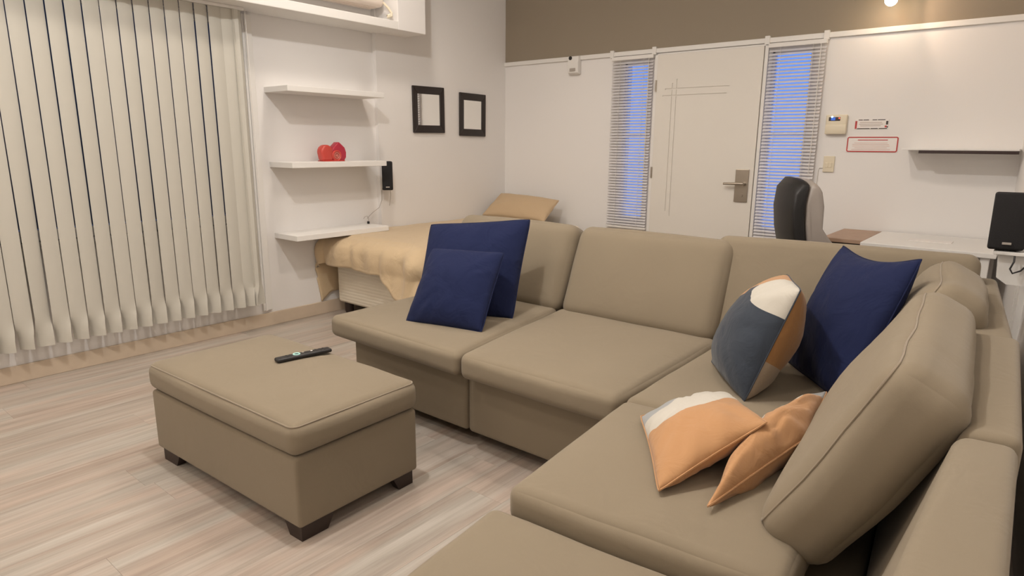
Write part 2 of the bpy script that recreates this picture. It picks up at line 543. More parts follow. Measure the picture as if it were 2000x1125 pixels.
# sidelights beside the door
for n, (x0, x1, z0, z1) in ((2, G1), (3, G2)):
    m = MB()
    f = .018
    m.box((x0 - .01, .012, z0 - .01), (x0 + f, .05, z1 + .01), .003).box((x1 - f, .012, z0 - .01), (x1 + .01, .05, z1 + .01), .003)
    m.box((x0 - .01, .012, z0 - .01), (x1 + .01, .05, z0 + f), .003).box((x0 - .01, .012, z1 - f), (x1 + .01, .05, z1 + .01), .003)
    wo = m.build('window_%d' % n, MT['trim'], smooth=False)
    tag(wo, kind='structure')
    MB().box((x0 + f, .028, z0 + f), (x1 - f, .033, z1 - f)).build('pane', MT['glass'], wo, smooth=False)
    MB().box((x0 + f, .022, 1.40), (x1 - f, .040, 1.42)).build('glazing_bar', MT['trim'], wo, smooth=False)

# door 1: slab with cut grooves, frame, handle
XD0, XD1 = 1.695, 2.548
dm = bmesh.new(); bmesh.ops.create_cube(dm, size=1)
for v in dm.verts:
    v.co = Vector((XD0 + (v.co.x + .5) * (XD1 - XD0), -.022 + (v.co.y + .5) * .04 - .018, .01 + (v.co.z + .5) * (2.035 - .01)))
dme = bpy.data.meshes.new('door_1'); dm.to_mesh(dme); dm.free(); dme.materials.append(MT['door'])
door = bpy.data.objects.new('door_1', dme); COL.objects.link(door); WL[door.name] = Vector((0, 0, 0))
tag(door, kind='structure')
gm = MB()
for z, a, b in ((1.765, 1.775, 2.31), (1.712, 1.755, 2.29)):
    gm.box((a, -.06, z - .005), (b, -.034, z + .005))
gobj = gm.build('groove_cut', MT['door'], smooth=False, origin=(0, 0, 0))
gm2 = MB()
for x, a, b in ((1.838, .78, 1.81), (1.876, .74, 1.84)):
    gm2.box((x - .005, -.061, a), (x + .005, -.0335, b))
gobj2 = gm2.build('groove_cut', MT['door'], smooth=False, origin=(0, 0, 0))
for g in (gobj, gobj2):
    md = door.modifiers.new('cut', 'BOOLEAN'); md.operation = 'DIFFERENCE'; md.object = g; md.solver = 'EXACT'
dg = bpy.context.evaluated_depsgraph_get()
nme = bpy.data.meshes.new_from_object(door.evaluated_get(dg))
door.modifiers.clear(); door.data = nme
for g in (gobj, gobj2): bpy.data.objects.remove(g, do_unlink=True)
# lock plate and lever
lk = MB().box((2.415, -.052, .892), (2.518, -.0395, 1.142), .003).build('lock_plate', MT['steel'], door, smooth=False)
lv = MB().lathe([(.014, 0), (.014, .035)], TR((2.487, -.052, 1.033), 0, PI / 2), 16)
lv.tube([(2.492, -.085, 1.034), (2.46, -.090, 1.034), (2.40, -.090, 1.033), (2.338, -.088, 1.031)], [.011, .011, .010, .009], 10)
lv.build('door_handle', MT['steel'], lk)
MB().lathe([(.014, 0), (.014, .006)], TR((2.47, -.052, .945), 0, PI / 2), 16).build('lock_cylinder', MT['steel'], lk)
for hz in (.35, 1.05, 1.75):
    MB().lathe([(.007, 0), (.007, .09)], TR((XD0 - .004, -.044, hz)), 10).build('hinge', MT['steel'], door)
tag(MB().box((XD0 - .032, -.030, 0), (XD0 - .003, 0, ZT - .002), .004).box((XD1 + .003, -.030, 0), (XD1 + .03, 0, ZT - .002), .004)
    .box((XD0 - .032, -.030, 2.036), (XD1 + .03, 0, ZT - .002), .003).build('trim_2', MT['trim'], smooth=False), kind='structure')

# cable trunking along the door wall (white rail with joints)
tk = MB().box((.04, -.018, 2.056), (WX + .002, 0, 2.092), .003)
tko = tk.build('trim_3', MT['trim'], smooth=False); tag(tko, kind='structure')
for x in (1.25, 1.648, 2.56, 2.965):
    MB().box((x - .018, -.026, 2.044), (x + .018, 0, 2.106), .003).build('joint_cover', MT['trim'], tko, smooth=False)
# conduit strips on the right wall behind the speaker
yy = -1.35
m = MB()
for k in range(3):
    y0 = yy - k * .085
    m.add([(wx(y0) - .0, y0, .1), (wx(y0 - .05), y0 - .05, .1), (wx(y0 - .05) - .022, y0 - .05, .1), (wx(y0) - .022, y0, .1),
           (wx(y0) - .0, y0, 1.02), (wx(y0 - .05), y0 - .05, 1.02), (wx(y0 - .05) - .022, y0 - .05, 1.02), (wx(y0) - .022, y0, 1.02)],
          [(0, 1, 2, 3), (4, 7, 6, 5), (0, 4, 5, 1), (1, 5, 6, 2), (2, 6, 7, 3), (3, 7, 4, 0)])
tag(m.build('trim_4', MT['trim'], smooth=False), kind='structure')

# ledge above the window with its end panel
tag(MB().box((0, -5.6, 2.165), (.30, -1.585, 2.225), .004).build('trim_5', MT['white'], smooth=False), kind='structure')
tag(MB().box((.04, -1.585, 2.165), (.30, -1.30, H - .001), .003).build('wall_bulkhead', MT['wall'], smooth=False), kind='structure')

# ================================================================== cushions
def axis_samples(half, r, nc=5, ni=9):
    pts = [-half + r * (1 - math.cos(.5 * PI * i / nc)) for i in range(nc)]
    inner = [-(half - r) + 2 * (half - r) * i / ni for i in range(ni + 1)]
    return pts + inner + [-p for p in reversed(pts)]


def round_box(w, d, h, r, crown=(0, 0, 0), wr=0.0, seed=0, ni=9, pinch=0.0):
    """Closed rounded box centred at the origin, faces bulged by crown, lightly wrinkled."""
    hs = (w / 2, d / 2, h / 2)
    S = [axis_samples(x, min(r, x * .98), 5, ni) for x in hs]
    idx = {}; verts = []; faces = []

    def key(p): return (round(p[0], 5), round(p[1], 5), round(p[2], 5))

    def vid(p):
        k = key(p)
        if k not in idx:
            q = Vector([max(-(hs[i] - r), min(hs[i] - r, p[i])) for i in range(3)])
            dv = Vector(p) - q
            if dv.length > 1e-9:
                pos = q + dv.normalized() * r
            else:
                pos = Vector(p)
            X, Y, Z = [p[i] / hs[i] for i in range(3)]
            b = Vector((crown[0] * X * (1 - Y * Y) * (1 - Z * Z), crown[1] * Y * (1 - X * X) * (1 - Z * Z), crown[2] * Z * (1 - X ** 4) * (1 - Y ** 4)))
            pos = pos + b
            if wr:
                nv = noise.noise_vector(Vector(p) * 5.0 + Vector((seed * 7.3, seed * 3.1, 0)))
                pos += nv * wr
            idx[k] = len(verts); verts.append(pos)
        return idx[k]
    for ax in range(3):
        a, b = [i for i in range(3) if i != ax]
        for sgn in (-1, 1):
            for i in range(len(S[a]) - 1):
                for j in range(len(S[b]) - 1):
                    q = []
                    for (ii, jj) in ((i, j), (i + 1, j), (i + 1, j + 1), (i, j + 1)):
                        p = [0, 0, 0]; p[ax] = sgn * hs[ax]; p[a] = S[a][ii]; p[b] = S[b][jj]
                        q.append(vid(p))
                    if len(set(q)) == 4:
                        faces.append(tuple(q))
    return verts, faces


def seam_loop(w, d, h, r, z_sign=1, n=6, crown=0):
    """Points of a rounded rectangle running around the upper (or lower) edge of a round_box."""
    a, b = w / 2 - r, d / 2 - r
    o = r * .7071
    pts = []
    for cx, cy, a0 in ((a, b, 0), (-a, b, .5), (-a, -b, 1.0), (a, -b, 1.5)):
        for k in range(n + 1):
            t = PI * (a0 + .5 * k / n)
            pts.append(Vector((cx + o * math.cos(t), cy + o * math.sin(t), z_sign * (h / 2 - r + o))))
    # subdivide the straight runs
    out = []
    for i, p in enumerate(pts):
        q = pts[(i + 1) % len(pts)]
        m = max(1, int((q - p).length / .06))
        for k in range(m): out.append(p.lerp(q, k / m))
    return out


def quad_cushion(name, quad, z0, z1, r, crown, mat, parent, wr=.003, seed=0, piping=True, tilt=None):
    """Cushion over a plan quad NL, NR, FR, FL."""
    q = [Vector((p[0], p[1])) for p in quad]
    w = ((q[1] - q[0]).length + (q[2] - q[3]).length) / 2
    d = ((q[3] - q[0]).length + (q[2] - q[1]).length) / 2
    h = z1 - z0

    def mp(p):
        s = p[0] / w + .5; t = p[1] / d + .5
        xy = q[0] * (1 - s) * (1 - t) + q[1] * s * (1 - t) + q[2] * s * t + q[3] * (1 - s) * t
        z = (z0 + z1) / 2 + p[2]
        if tilt: z += tilt * (t - .5)
        return Vector((xy.x, xy.y, z))
    v, f = round_box(w, d, h, r, crown, wr, seed)
    o = mk(name, [mp(p) for p in v], f, mat, parent)
    if piping:
        MB().tube([mp(p) + Vector((0, 0, .001)) for p in seam_loop(w, d, h, r)], .0028, 6, True).build('piping', MT['sofa_seam'], o)
    return o


def frame_cushion(name, w, d, h, r, crown, T, mat, parent, wr=.004, seed=0, piping=True):
    """Cushion in its own frame: x width, y thickness (front is -y), z up; T places it."""
    v, f = round_box(w, d, h, r, crown, wr, seed)
    o = mk(name, [T @ p for p in v], f, mat, parent)
    if piping:
        # seam around the front panel
        lp = seam_loop(w, h, d, r)
        def sp(p):
            q = Vector((p.x, -p.z - .0015, p.y))
            k = r * .2929
            bx = Vector((q.x + math.copysign(k, q.x) if abs(q.x) > w / 2 - r else q.x, -d / 2, q.z + math.copysign(k, q.z) if abs(q.z) > h / 2 - r else q.z))
            return T @ (q + noise.noise_vector(bx * 5.0 + Vector((seed * 7.3, seed * 3.1, 0))) * wr)
        MB().tube([sp(p) for p in lp], .0030, 6, True).build('piping', MT['sofa_seam'], o)
    return o


def lean_T(bl, br, top_back, length, thick):
    """Frame of a leaning back cushion whose lower front edge runs bl-br (world) and which leans by the
    horizontal vector top_back over its length."""
    bl, br = Vector(bl), Vector(br)
    ex = (br - bl); w = ex.length; ex.normalize()
    up = Vector((top_back[0], top_back[1], 0))
    hz = math.sqrt(max(1e-6, length ** 2 - up.length ** 2))
    ez = (up + Vector((0, 0, hz))).normalized()
    ez = (ez - ex * ez.dot(ex)).normalized()
    ey = ez.cross(ex)
    Rm = Matrix((ex, ey, ez)).transposed().to_4x4()
    c = (bl + br) / 2 + ez * (length / 2) + ey * (thick / 2)
    return Matrix.Translation(c) @ Rm, w


def throw_pillow(name, c, T, mats, label, cat, group, pinch=.05, seed=0, sag=(0, 0, 0, 0), gexp=.55, wr=.006, edge=None, n=30, pipe=True, back_uv=False):
    """Knife-edged pillow spanned by four corner points c = BL, BR, TR, TL (front = normal of BL>BR x BL>TL)."""
    c = [Vector(p) for p in c]
    nrm = (c[1] - c[0] + c[2] - c[3]).cross(c[3] - c[0] + c[2] - c[1]).normalized()
    th = thing(name, ((c[0] + c[1] + c[2] + c[3]) / 4 - Vector((0, 0, .15))), label, cat, group)

    def base(s, t):
        ps = pinch
        s2 = s * (1 - ps * (1 - t * t) - .022 * t ** 8); t2 = t * (1 - ps * (1 - s * s) - .022 * s ** 8)
        # extra sag of single edges (bottom, right, top, left)
        t2 -= sag[2] * max(0, t) ** 3 * (1 - s * s)
        t2 += sag[0] * max(0, -t) ** 3 * (1 - s * s)
        s2 -= sag[1] * max(0, s) ** 3 * (1 - t * t)
        s2 += sag[3] * max(0, -s) ** 3 * (1 - t * t)
        a, b = (s2 + 1) / 2, (t2 + 1) / 2
        return c[0] * (1 - a) * (1 - b) + c[1] * a * (1 - b) + c[2] * a * b + c[3] * (1 - a) * b
    grid = [-math.cos(PI * i / n) * .55 + (-1 + 2 * i / n) * .45 for i in range(n + 1)]
    verts = []; faces = []; uvs = []; idx = {}
    for side in (1, -1):
        for i, s in enumerate(grid):
            for j, t in enumerate(grid):
                rim = i in (0, n) or j in (0, n)
                k = (i, j) if rim else (i, j, side)
                if k in idx: continue
                h = T * (max(0, (1 - s * s)) * max(0, (1 - t * t))) ** gexp
                p = base(s, t) + nrm * side * h
                if not rim:
                    fall = 1 - (s * s * t * t)
                    nz = noise.noise(Vector((s * 2.3 + seed * 5, t * 2.3 - seed * 3, side * 2.0)))
                    edge_w = max(abs(s), abs(t)) ** 2
                    ang = math.atan2(t, s)
                    ripple = noise.noise(Vector((math.cos(ang) * 5 + seed, math.sin(ang) * 5, side + seed))) * edge_w * (1 - edge_w) * 4
                    p += nrm * side * (nz * wr * 1.2 + ripple * wr * 1.4)
                idx[k] = len(verts); verts.append(p)
                uvs.append(((s + 1) / 2, (t + 1) / 2))
        for i in range(n):
            for j in range(n):
                q = []
                for a, b in ((i, j), (i + 1, j), (i + 1, j + 1), (i, j + 1)):
                    rim = a in (0, n) or b in (0, n)
                    q.append(idx[(a, b) if rim else (a, b, side)])
                faces.append(tuple(q) if side > 0 else tuple(reversed(q)))
    cv = mk('cover', verts, faces, mats, th, uvs=uvs, sharp=100)
    if back_uv:
        ul = cv.data.uv_layers[0].data
        for p in cv.data.polygons:
            if p.index >= n * n:
                for li in p.loop_indices:
                    ul[li].uv = (ul[li].uv[0] + 2.0, ul[li].uv[1])
    if pipe:
        loop = [base(s, -1) for s in grid[:-1]] + [base(1, t) for t in grid[:-1]] + [base(s, 1) for s in reversed(grid[1:])] + [base(-1, t) for t in reversed(grid[1:])]
        MB().tube(loop, .0026, 5, True).build('edge_seam', edge or mats, cv)
    return th


# ================================================================== SOFA, long section (two seats)
TH = math.radians(5.2)
EX = Vector((math.cos(TH), math.sin(TH))); EY = Vector((-math.sin(TH), math.cos(TH)))
O2 = Vector((3.33, -3.92))


def RA(a, b, z=None):
    p = O2 + EX * a + EY * b
    return (p.x, p.y) if z is None else (p.x, p.y, z)


S_ = MT['sofa']
sofa = thing('sofa', (2.45, -2.5, 0), 'long taupe fabric sofa section with two seats, facing the ottoman', 'sofa', 'sectional sofa pieces')
for x0, x1 in ((1.645, 2.440), (2.446, 3.255)):
    MB().box((x0, -3.125, .06), (x1, -1.95, .345), .022, seg=4).build('base', S_, sofa)
MB().box((1.60, -2.06, .345), (3.25, -1.93, .80), .03, seg=4).build('back_frame', S_, sofa)
for x in (1.72, 2.36, 2.53, 3.18):
    for y in (-2.92, -2.03):
        MB().box((x - .04, y - .04, 0), (x + .04, y + .04, .06), .004).build('leg', MT['leg'], sofa, smooth=False)
quad_cushion('seat_cushion', [(1.555, -3.205), (2.482, -3.225), (2.350, -2.30), (1.55, -2.30)], .350, .460, .034, (0.008, .01, .014), S_, sofa, seed=1, piping=False)
quad_cushion('seat_cushion', [(2.492, -3.225), (3.245, -3.225), (3.245, -2.30), (2.360, -2.30)], .350, .462, .034, (0.008, .01, .014), S_, sofa, seed=2, piping=False)
for (x0, x1, sd) in ((1.50, 2.362, 3), (2.380, 3.225, 4)):
    T, w = lean_T((x0, -2.365, .445), (x1, -2.365, .445), (0, .19), .50, .19)
    frame_cushion('back_cushion', w, .19, .50, .065, (.004, .022, .006), T, S_, sofa, seed=sd, piping=False)

# ================================================================== SOFA, corner and right section (turned 5 degrees)
sofc = thing('corner_sofa', RA(.6, .9, 0), 'taupe fabric corner sofa section along the right wall, with leaning back cushions', 'sofa', 'sectional sofa pieces')
def ra_box(m, a0, a1, b0, b1, z0, z1, bev):
    T = Matrix.Translation((O2.x, O2.y, 0)) @ Matrix.Rotation(TH, 4, 'Z')
    return m.box((a0, b0, z0), (a1, b1, z1), bev, T, 4)
ra_box(MB(), .07, .795, .03, .72, .06, .345, .022).build('base', S_, sofc)
ra_box(MB(), .05, .795, .726, 1.89, .06, .345, .022).build('base', S_, sofc)
T2 = Matrix.Translation((O2.x, O2.y, 0)) @ Matrix.Rotation(TH, 4, 'Z')
def back_block(parent, b0, b1, zt, ao0, ao1, ai0=.93, ai1=.93):
    """Back rest block, its inner face sloping down to the seat; plan tapers from b0 to b1."""
    bm = bmesh.new()
    rings = []
    for b, ao, ai in ((b0, ao0, ai0), (b1, ao1, ai1)):
        rings.append([bm.verts.new((a, b, z)) for a, z in ((ao, .06), (ao, zt), (ai, zt), (.80, .34), (.80, .06))])
    bm.faces.new(rings[0]); bm.faces.new(rings[1][::-1])
    for i in range(5):
        bm.faces.new((rings[0][i], rings[1][i], rings[1][(i + 1) % 5], rings[0][(i + 1) % 5]))
    bmesh.ops.recalc_face_normals(bm, faces=bm.faces)
    bmesh.ops.bevel(bm, geom=bm.edges[:], offset=.022, segments=4, affect='EDGES', profile=.5)
    m = MB(); m._bm(bm, T2)
    return m.build('back_frame', S_, parent)
back_block(sofc, .975, 2.02, .795, 1.052, 1.052)
back_block(sofc, .155, .970, .805, 1.018, 1.062)
ra_box(MB(), .02, .90, 1.90, 2.02, .06, .80, .03).build('back_frame', S_, sofc)
for a, b in ((.12, .08), (.12, .66), (.95, .2), (.95, .9), (.95, 1.9), (.12, 1.9)):
    ra_box(MB(), a - .04, a + .04, b - .04, b + .04, 0, .06, .004).build('leg', MT['leg'], sofc)
quad_cushion('seat_cushion', [RA(0, 0), RA(.68, 0), RA(.70, .722), RA(-.0, .722)], .352, .460, .034, (.008, .008, .014), S_, sofc, seed=5, piping=False)
quad_cushion('seat_cushion', [(3.258, -3.195), RA(.70, .730), RA(.70, 1.62), (3.250, -2.30)], .350, .459, .034, (.006, .006, .012), S_, sofc, seed=6, piping=False)
# big loose back cushions
LB = .52
T, w = lean_T(RA(.580, 1.0, .470), RA(.560, .155, .462), (EX.x * .245, EX.y * .245), LB, .175)
frame_cushion('back_cushion', w, .175, LB, .06, (.01, .028, .012), T, S_, sofc, wr=.010, seed=8)
T, w = lean_T(RA(.60, 1.66, .462), RA(.60, 1.03, .462), (EX.x * .25, EX.y * .25), LB + .01, .19)
frame_cushion('back_cushion', w, .19, LB + .01, .07, (.01, .030, .014), T, S_, sofc, wr=.012, seed=9)
T, w = lean_T(RA(-.030, 1.625, .45), RA(.985, 1.645, .45), (EY.x * .17, EY.y * .17), .50, .17)
frame_cushion('back_cushion', w, .17, .50, .045, (.004, .010, .004), T, S_, sofc, wr=.003, seed=10, piping=False)

# near chaise seat, a little lower, cropped by the frame
sofn = thing('chaise_seat', RA(.45, -.45, 0), 'low taupe chaise seat nearest the camera, at the end of the corner sofa', 'sofa', 'sectional sofa pieces')
ra_box(MB(), .05, .795, -.86, .018, .06, .30, .022).build('base', S_, sofn)
quad_cushion('seat_cushion', [(3.375, -4.80), (4.18, -4.75), RA(.80, -.010), (3.290, -3.930)], .300, .405, .036, (.004, .004, .010), S_, sofn, seed=11, piping=False)
back_block(sofn, -.80, .150, .80, .935, 1.012, .80, .92)
for a, b in ((.12, -.78), (.12, -.08), (.92, -.7), (.92, 0)):
    ra_box(MB(), a - .04, a + .04, b - .04, b + .04, 0, .06, .004).build('leg', MT['leg'], sofn)

# ================================================================== OTTOMAN
ot = thing('ottoman', (2.03, -3.78, 0), 'taupe fabric ottoman with dark wooden feet, a remote lying on it', 'ottoman')
OQ = [(1.540, -4.073), (2.536, -4.035), (2.526, -3.498), (1.528, -3.512)]
quad_cushion('base', OQ, .058, .314, .014, (0, 0, 0), S_, ot, wr=0, piping=False)
OQ2 = [(1.530, -4.083), (2.548, -4.047), (2.536, -3.488), (1.518, -3.502)]
quad_cushion('top_cushion', OQ2, .316, .432, .040, (.010, .008, .016), S_, ot, wr=.003, seed=21)
for i in range(4):
    p = Vector(OQ[i]); nx = Vector(OQ[(i + 1) % 4]); pv = Vector(OQ[i - 1])
    d1 = (nx - p).normalized(); d2 = (pv - p).normalized()
    p = p + d1 * .016 + d2 * .016
    # L-plan foot with slanted inner ends
    a, b, t = .135, .10, .035
    pl_ = lambda s, q: (p + d1 * s + d2 * q)
    m = MB()
    def sl(quad_top, quad_bot):
        vs = [Vector((q.x, q.y, .058)) for q in quad_top] + [Vector((q.x, q.y, 0)) for q in quad_bot]
        m.add(vs, [(0, 1, 2, 3), (4, 7, 6, 5), (0, 4, 5, 1), (1, 5, 6, 2), (2, 6, 7, 3), (3, 7, 4, 0)])
    sl([pl_(0, 0), pl_(a, 0), pl_(a, t), pl_(0, t)], [pl_(0, 0), pl_(a - .03, 0), pl_(a - .03, t), pl_(0, t)])
    sl([pl_(0, t), pl_(t, t), pl_(t, b), pl_(0, b)], [pl_(0, t), pl_(t, t), pl_(t, b - .03), pl_(0, b - .03)])
    m.build('foot', MT['leg'], ot, smooth=False)

# ---- remote control on the ottoman
rc = Vector((2.005, -3.645, .4475))
rt = thing('remote_control', rc, 'slim black remote control with a mint ring button, lying on the ottoman', 'remote control')
ang = math.atan2(.230, .040)
Tm = TR(rc, ang)
v, f = round_box(.235, .042, .016, .007, (0, 0, .001), 0, 0, 4)
mk('body', [Tm @ (p + Vector((0, 0, .010))) for p in v], f, MT['black'], rt)
def ring(cx, r, w, mat, nm, h=.0195):
    MB().tube([Tm @ Vector((cx + r * math.cos(t * PI / 12), r * math.sin(t * PI / 12), h)) for t in range(24)], w, 6, True).build(nm, mat, rt)
ring(-.030, .0125, .0030, MT['mint'], 'ring_button')
MB().lathe([(.0065, 0), (.0065, .0018)], Tm @ Matrix.Translation((-.030, 0, .0182)), 16).build('ok_button', MT['black'], rt)
MB().lathe([(.0045, 0), (.0045, .0018)], Tm @ Matrix.Translation((.036, .004, .0182)), 12).build('light_button', MT['paper'], rt)
MB().lathe([(.0045, 0), (.0045, .0016)], Tm @ Matrix.Translation((.000, .008, .0182)), 12).build('grey_button', MT['cable'], rt)
for bx in (-.07, -.055, .055, .072, .088):
    for by in (-.010, .010):
        MB().lathe([(.0038, 0), (.0038, .0014)], Tm @ Matrix.Translation((bx, by, .0182)), 10).build('button', MT['black'], rt)

# ================================================================== THROW PILLOWS
grp = 'throw pillows on the sofa'
throw_pillow('throw_pillow', [(1.865, -2.905, .462), (2.325, -2.66, .462), (2.270, -2.452, .945), (1.785, -2.70, .900)], .098, MT['navy'],
             'large navy cushion leaning on the sofa back, behind a smaller navy one', 'pillow', grp, .028, 1)
throw_pillow('throw_pillow', [(1.962, -3.050, .466), (2.372, -2.945, .468), (2.318, -2.715, .808), (1.935, -2.835, .806)], .088, MT['navy'],
             'smaller navy cushion in front of the large navy one at the sofa left end', 'pillow', grp, .026, 2)
throw_pillow('throw_pillow', [(3.575, -2.44, .465), (3.885, -2.83, .475), (4.022, -2.665, .972), (3.702, -2.275, .938)], .095, MT['navy'],
             'big dark navy cushion standing in the sofa corner, its top edge dented', 'pillow', grp, .02, 3, sag=(0, 0, .14, 0))
SL, WH, OR, BR_, GY = (.040, .050, .068), (.56, .53, .47), (.475, .26, .125), (.30, .155, .060), (.33, .34, .35)
m_slate = print_mat('slate_white_orange_print', [(.80, 1.22, .52, True, WH), (-.02, 1.02, .50, True, OR), (2.5, .5, .95, True, BR_), (3.0, -.05, .42, True, (.34, .27, .20))], SL)
throw_pillow('throw_pillow', [(3.346, -2.650, .466), (3.604, -2.985, .466), (3.722, -2.885, .862), (3.570, -2.515, .838)], .128, m_slate,
             'slate blue cushion with white, orange and brown panels, leaning on the big navy one', 'pillow', grp, .02, 4, back_uv=True)
m_or1 = print_mat('orange_white_grey_print', [(.55, 1.30, .88, True, WH), (.28, 1.36, .62, True, GY)], OR)
throw_pillow('throw_pillow', [(3.665, -3.741, .488), (3.818, -3.432, .612), (3.575, -3.060, .510), (3.416, -3.372, .495)], .075, m_or1,
             'orange cushion with a white band and grey corner, in front of its orange twin', 'pillow', grp, .05, 5)
m_or2 = print_mat('orange_with_white_edge_print', [(.5, 1.5, .78, True, WH), (1.0, 1.10, .28, True, GY)], OR)
throw_pillow('throw_pillow', [(3.785, -3.737, .490), (3.893, -3.315, .552), (3.858, -2.990, .575), (3.748, -3.400, .512)], .075, m_or2,
             'orange cushion with a thin white edge, tucked against the right back cushion', 'pillow', grp, .05, 6, wr=.011)

# ================================================================== VERTICAL BLIND
vb = thing('vertical_blind', (.12, -3.9, .3), 'cream vertical slat blind covering the large window on the left wall', 'blind')
MB().box((.098, -5.25, 2.146), (.138, -2.74, 2.165), .003).build('headrail', MT['trim'], vb, smooth=False)
rs = random.Random(11)
sw = .082
def slat_mesh(zb, zt, bow, twist):
    vs = []; fs = []
    nx, nz = 8, 56
    for side in (0, 1):
        for k in range(nz + 1):
            t = k / nz
            z = zb + (zt - zb) * t
            stripe_curl = max(0.0, min(1.0, (.36 - z) / .10)); stripe_curl = stripe_curl * stripe_curl * (3 - 2 * stripe_curl)  # slat ends curled in shape to imitate light stripes on the wall below
            tw = twist * (1 - t) ** 1.5 - math.radians(42) * stripe_curl
            for i in range(nx + 1):
                s = -1 + 2 * i / nx
                y = s * sw / 2; x = bow * (1 - s * s) + side * .0012
                vs.append(Vector((x * math.cos(tw) - y * math.sin(tw), x * math.sin(tw) + y * math.cos(tw), z)))
    st = (nx + 1) * (nz + 1)
    for side in (0, 1):
        for k in range(nz):
            for i in range(nx):
                a = side * st + k * (nx + 1) + i
                fs.append((a, a + 1, a + nx + 2, a + nx + 1))
    for k in range(nz):
        for i in (0, nx):
            a = k * (nx + 1) + i
            fs.append((a, a + nx + 1, a + nx + 1 + st, a + st))
    return vs, fs
SLY = [-2.785, -2.820, -2.858, -2.930] + [-2.930 - .0868 * k for k in range(1, 27)]
for i, y in enumerate(SLY):
    if i < 3:
        a = math.radians((-25, 40, 10)[i])
    else:
        a = math.radians(rs.uniform(-7, 2))
        if i == 4: a = math.radians(-9)
        if i == 17: a = math.radians(6)
    tw = math.radians(rs.uniform(-5, 5))
    if i == 16: tw = math.radians(24)
    v, f = slat_mesh(.205, 2.145, .006, tw)
    Tm = TR((.118, y, 0), -a)
    so = mk('slat', [Tm @ p for p in v], f, MT['vslat'], vb)
MB().tube([(.15, -2.742, 2.145), (.152, -2.74, 1.6), (.15, -2.738, 1.05)], .0016, 5).build('pull_cord', MT['trim'], vb)

# ================================================================== VENETIAN BLINDS beside the door
def venetian(x0, x1, z0, z1, label, tilt, seedv):
    t = thing('venetian_blind', ((x0 + x1) / 2, -.03, z0), label, 'blind', 'venetian blinds beside the door')
    MB().box((x0, -.048, z1 - .030), (x1, -.012, z1), .003).build('headrail', MT['trim'], t, smooth=False)
    MB().box((x0, -.042, z0), (x1, -.018, z0 + .018), .003).build('bottom_rail', MT['trim'], t, smooth=False)
    L_ = x1 - x0 - .008
    vs = []; fs = []
    nn = 4
    for side in (0, 1):
        for i in range(nn + 1):
            s = -1 + 2 * i / nn
            yy_ = s * .0125; zz = .0022 * (1 - s * s) + side * .0005
            y2 = yy_ * math.cos(tilt) - zz * math.sin(tilt); z2 = yy_ * math.sin(tilt) + zz * math.cos(tilt)
            vs += [(-L_ / 2, y2, z2), (L_ / 2, y2, z2)]
    o2 = (nn + 1) * 2
    for i in range(nn):
        fs.append((i * 2, i * 2 + 1, i * 2 + 3, i * 2 + 2)); fs.append((o2 + i * 2, o2 + i * 2 + 2, o2 + i * 2 + 3, o2 + i * 2 + 1))
    for i in (0, nn):
        fs.append((i * 2, i * 2 + 1, o2 + i * 2 + 1, o2 + i * 2))
    me = bpy.data.meshes.new('slat'); me.from_pydata(vs, [], fs); me.materials.append(MT['hslat'])
    for p in me.polygons: p.use_smooth = True
    z = z0 + .034; rr = random.Random(seedv)
    while z < z1 - .038:
        s = bpy.data.objects.new('slat', me); link(s, t)
        s.location = (0, 0, z - z0)
        s.rotation_euler = (rr.uniform(-.05, .05), rr.uniform(-.004, .004), 0)
        z += .0243
    for fx in (.22, .78):
        x = x0 + (x1 - x0) * fx
        MB().tube([(x, -.046, z0 + .01), (x, -.046, z1 - .03)], .0012, 5).build('ladder_cord', MT['trim'], t)
    MB().tube([(x1 - .035, -.052, z1 - .03), (x1 - .03, -.055, z1 - .5), (x1 - .033, -.053, z1 - .92)], .0022, 6).build('tilt_wand', MT['trim'], t)
    return t
venetian(1.262, 1.655, .60, 2.048, 'white venetian blind over the narrow window left of the door', math.radians(47), 1)
venetian(2.582, 2.978, .60, 2.048, 'white venetian blind over the narrow window right of the door', math.radians(46), 2)

# ================================================================== LEFT WALL: shelves and what stands on them
def shelf(zb, label):
    o = MB().box((0, -2.56, zb), (.29, -1.735, zb + .038), .0025).build('floating_shelf', MT['white'], smooth=False)
    return tag(o, label, 'shelf', 'floating shelves on the left wall')
shelf(1.656, 'topmost of three white floating shelves, empty, above the red heart')
shelf(1.147, 'middle white floating shelf, with the red heart ornament on it')
shelf(.640, 'lowest white floating shelf, just above the bed')

# heart ornament (two lobes, one round, one pointed, with coiled relief)
ht = thing('heart_ornament', (.15, -2.14, 1.185), 'red ceramic heart ornament standing on the middle wall shelf', 'ornament')
def lobe(name, prof, mat, x0, x1, bev):
    return MB().prism(prof, x0, x1, 0, None, bev).build(name, mat, ht)
circ = lambda cy, cz, r, a0, a1, n: [(cy + r * math.cos(math.radians(a0 + (a1 - a0) * i / n)), cz + r * math.sin(math.radians(a0 + (a1 - a0) * i / n))) for i in range(n + 1)]
left = circ(-2.193, 1.247, .054, -125, 180 + 55, 26)
left = [(-2.235, 1.1865), (-2.145, 1.1865)] + circ(-2.195, 1.252, .053, -20, 200, 20)
lobe('round_lobe', left, MT['red'], .115, .185, .018)
right = [(-2.150, 1.1865), (-2.050, 1.1865), (-2.032, 1.215), (-2.030, 1.250), (-2.042, 1.285), (-2.066, 1.305), (-2.092, 1.326), (-2.115, 1.306), (-2.140, 1.285), (-2.155, 1.262)]
lobe('pointed_lobe', right, MT['crimson'], .118, .182, .005)
for k, (r, mt_) in enumerate(((.034, MT['red']), (.021, MT['rose']))):
    MB().tube([(.184, -2.118 + r * math.cos(t * PI / 12), 1.226 + r * math.sin(t * PI / 12)) for t in range(24)], .0075, 8, True).build('coil', mt_, ht)
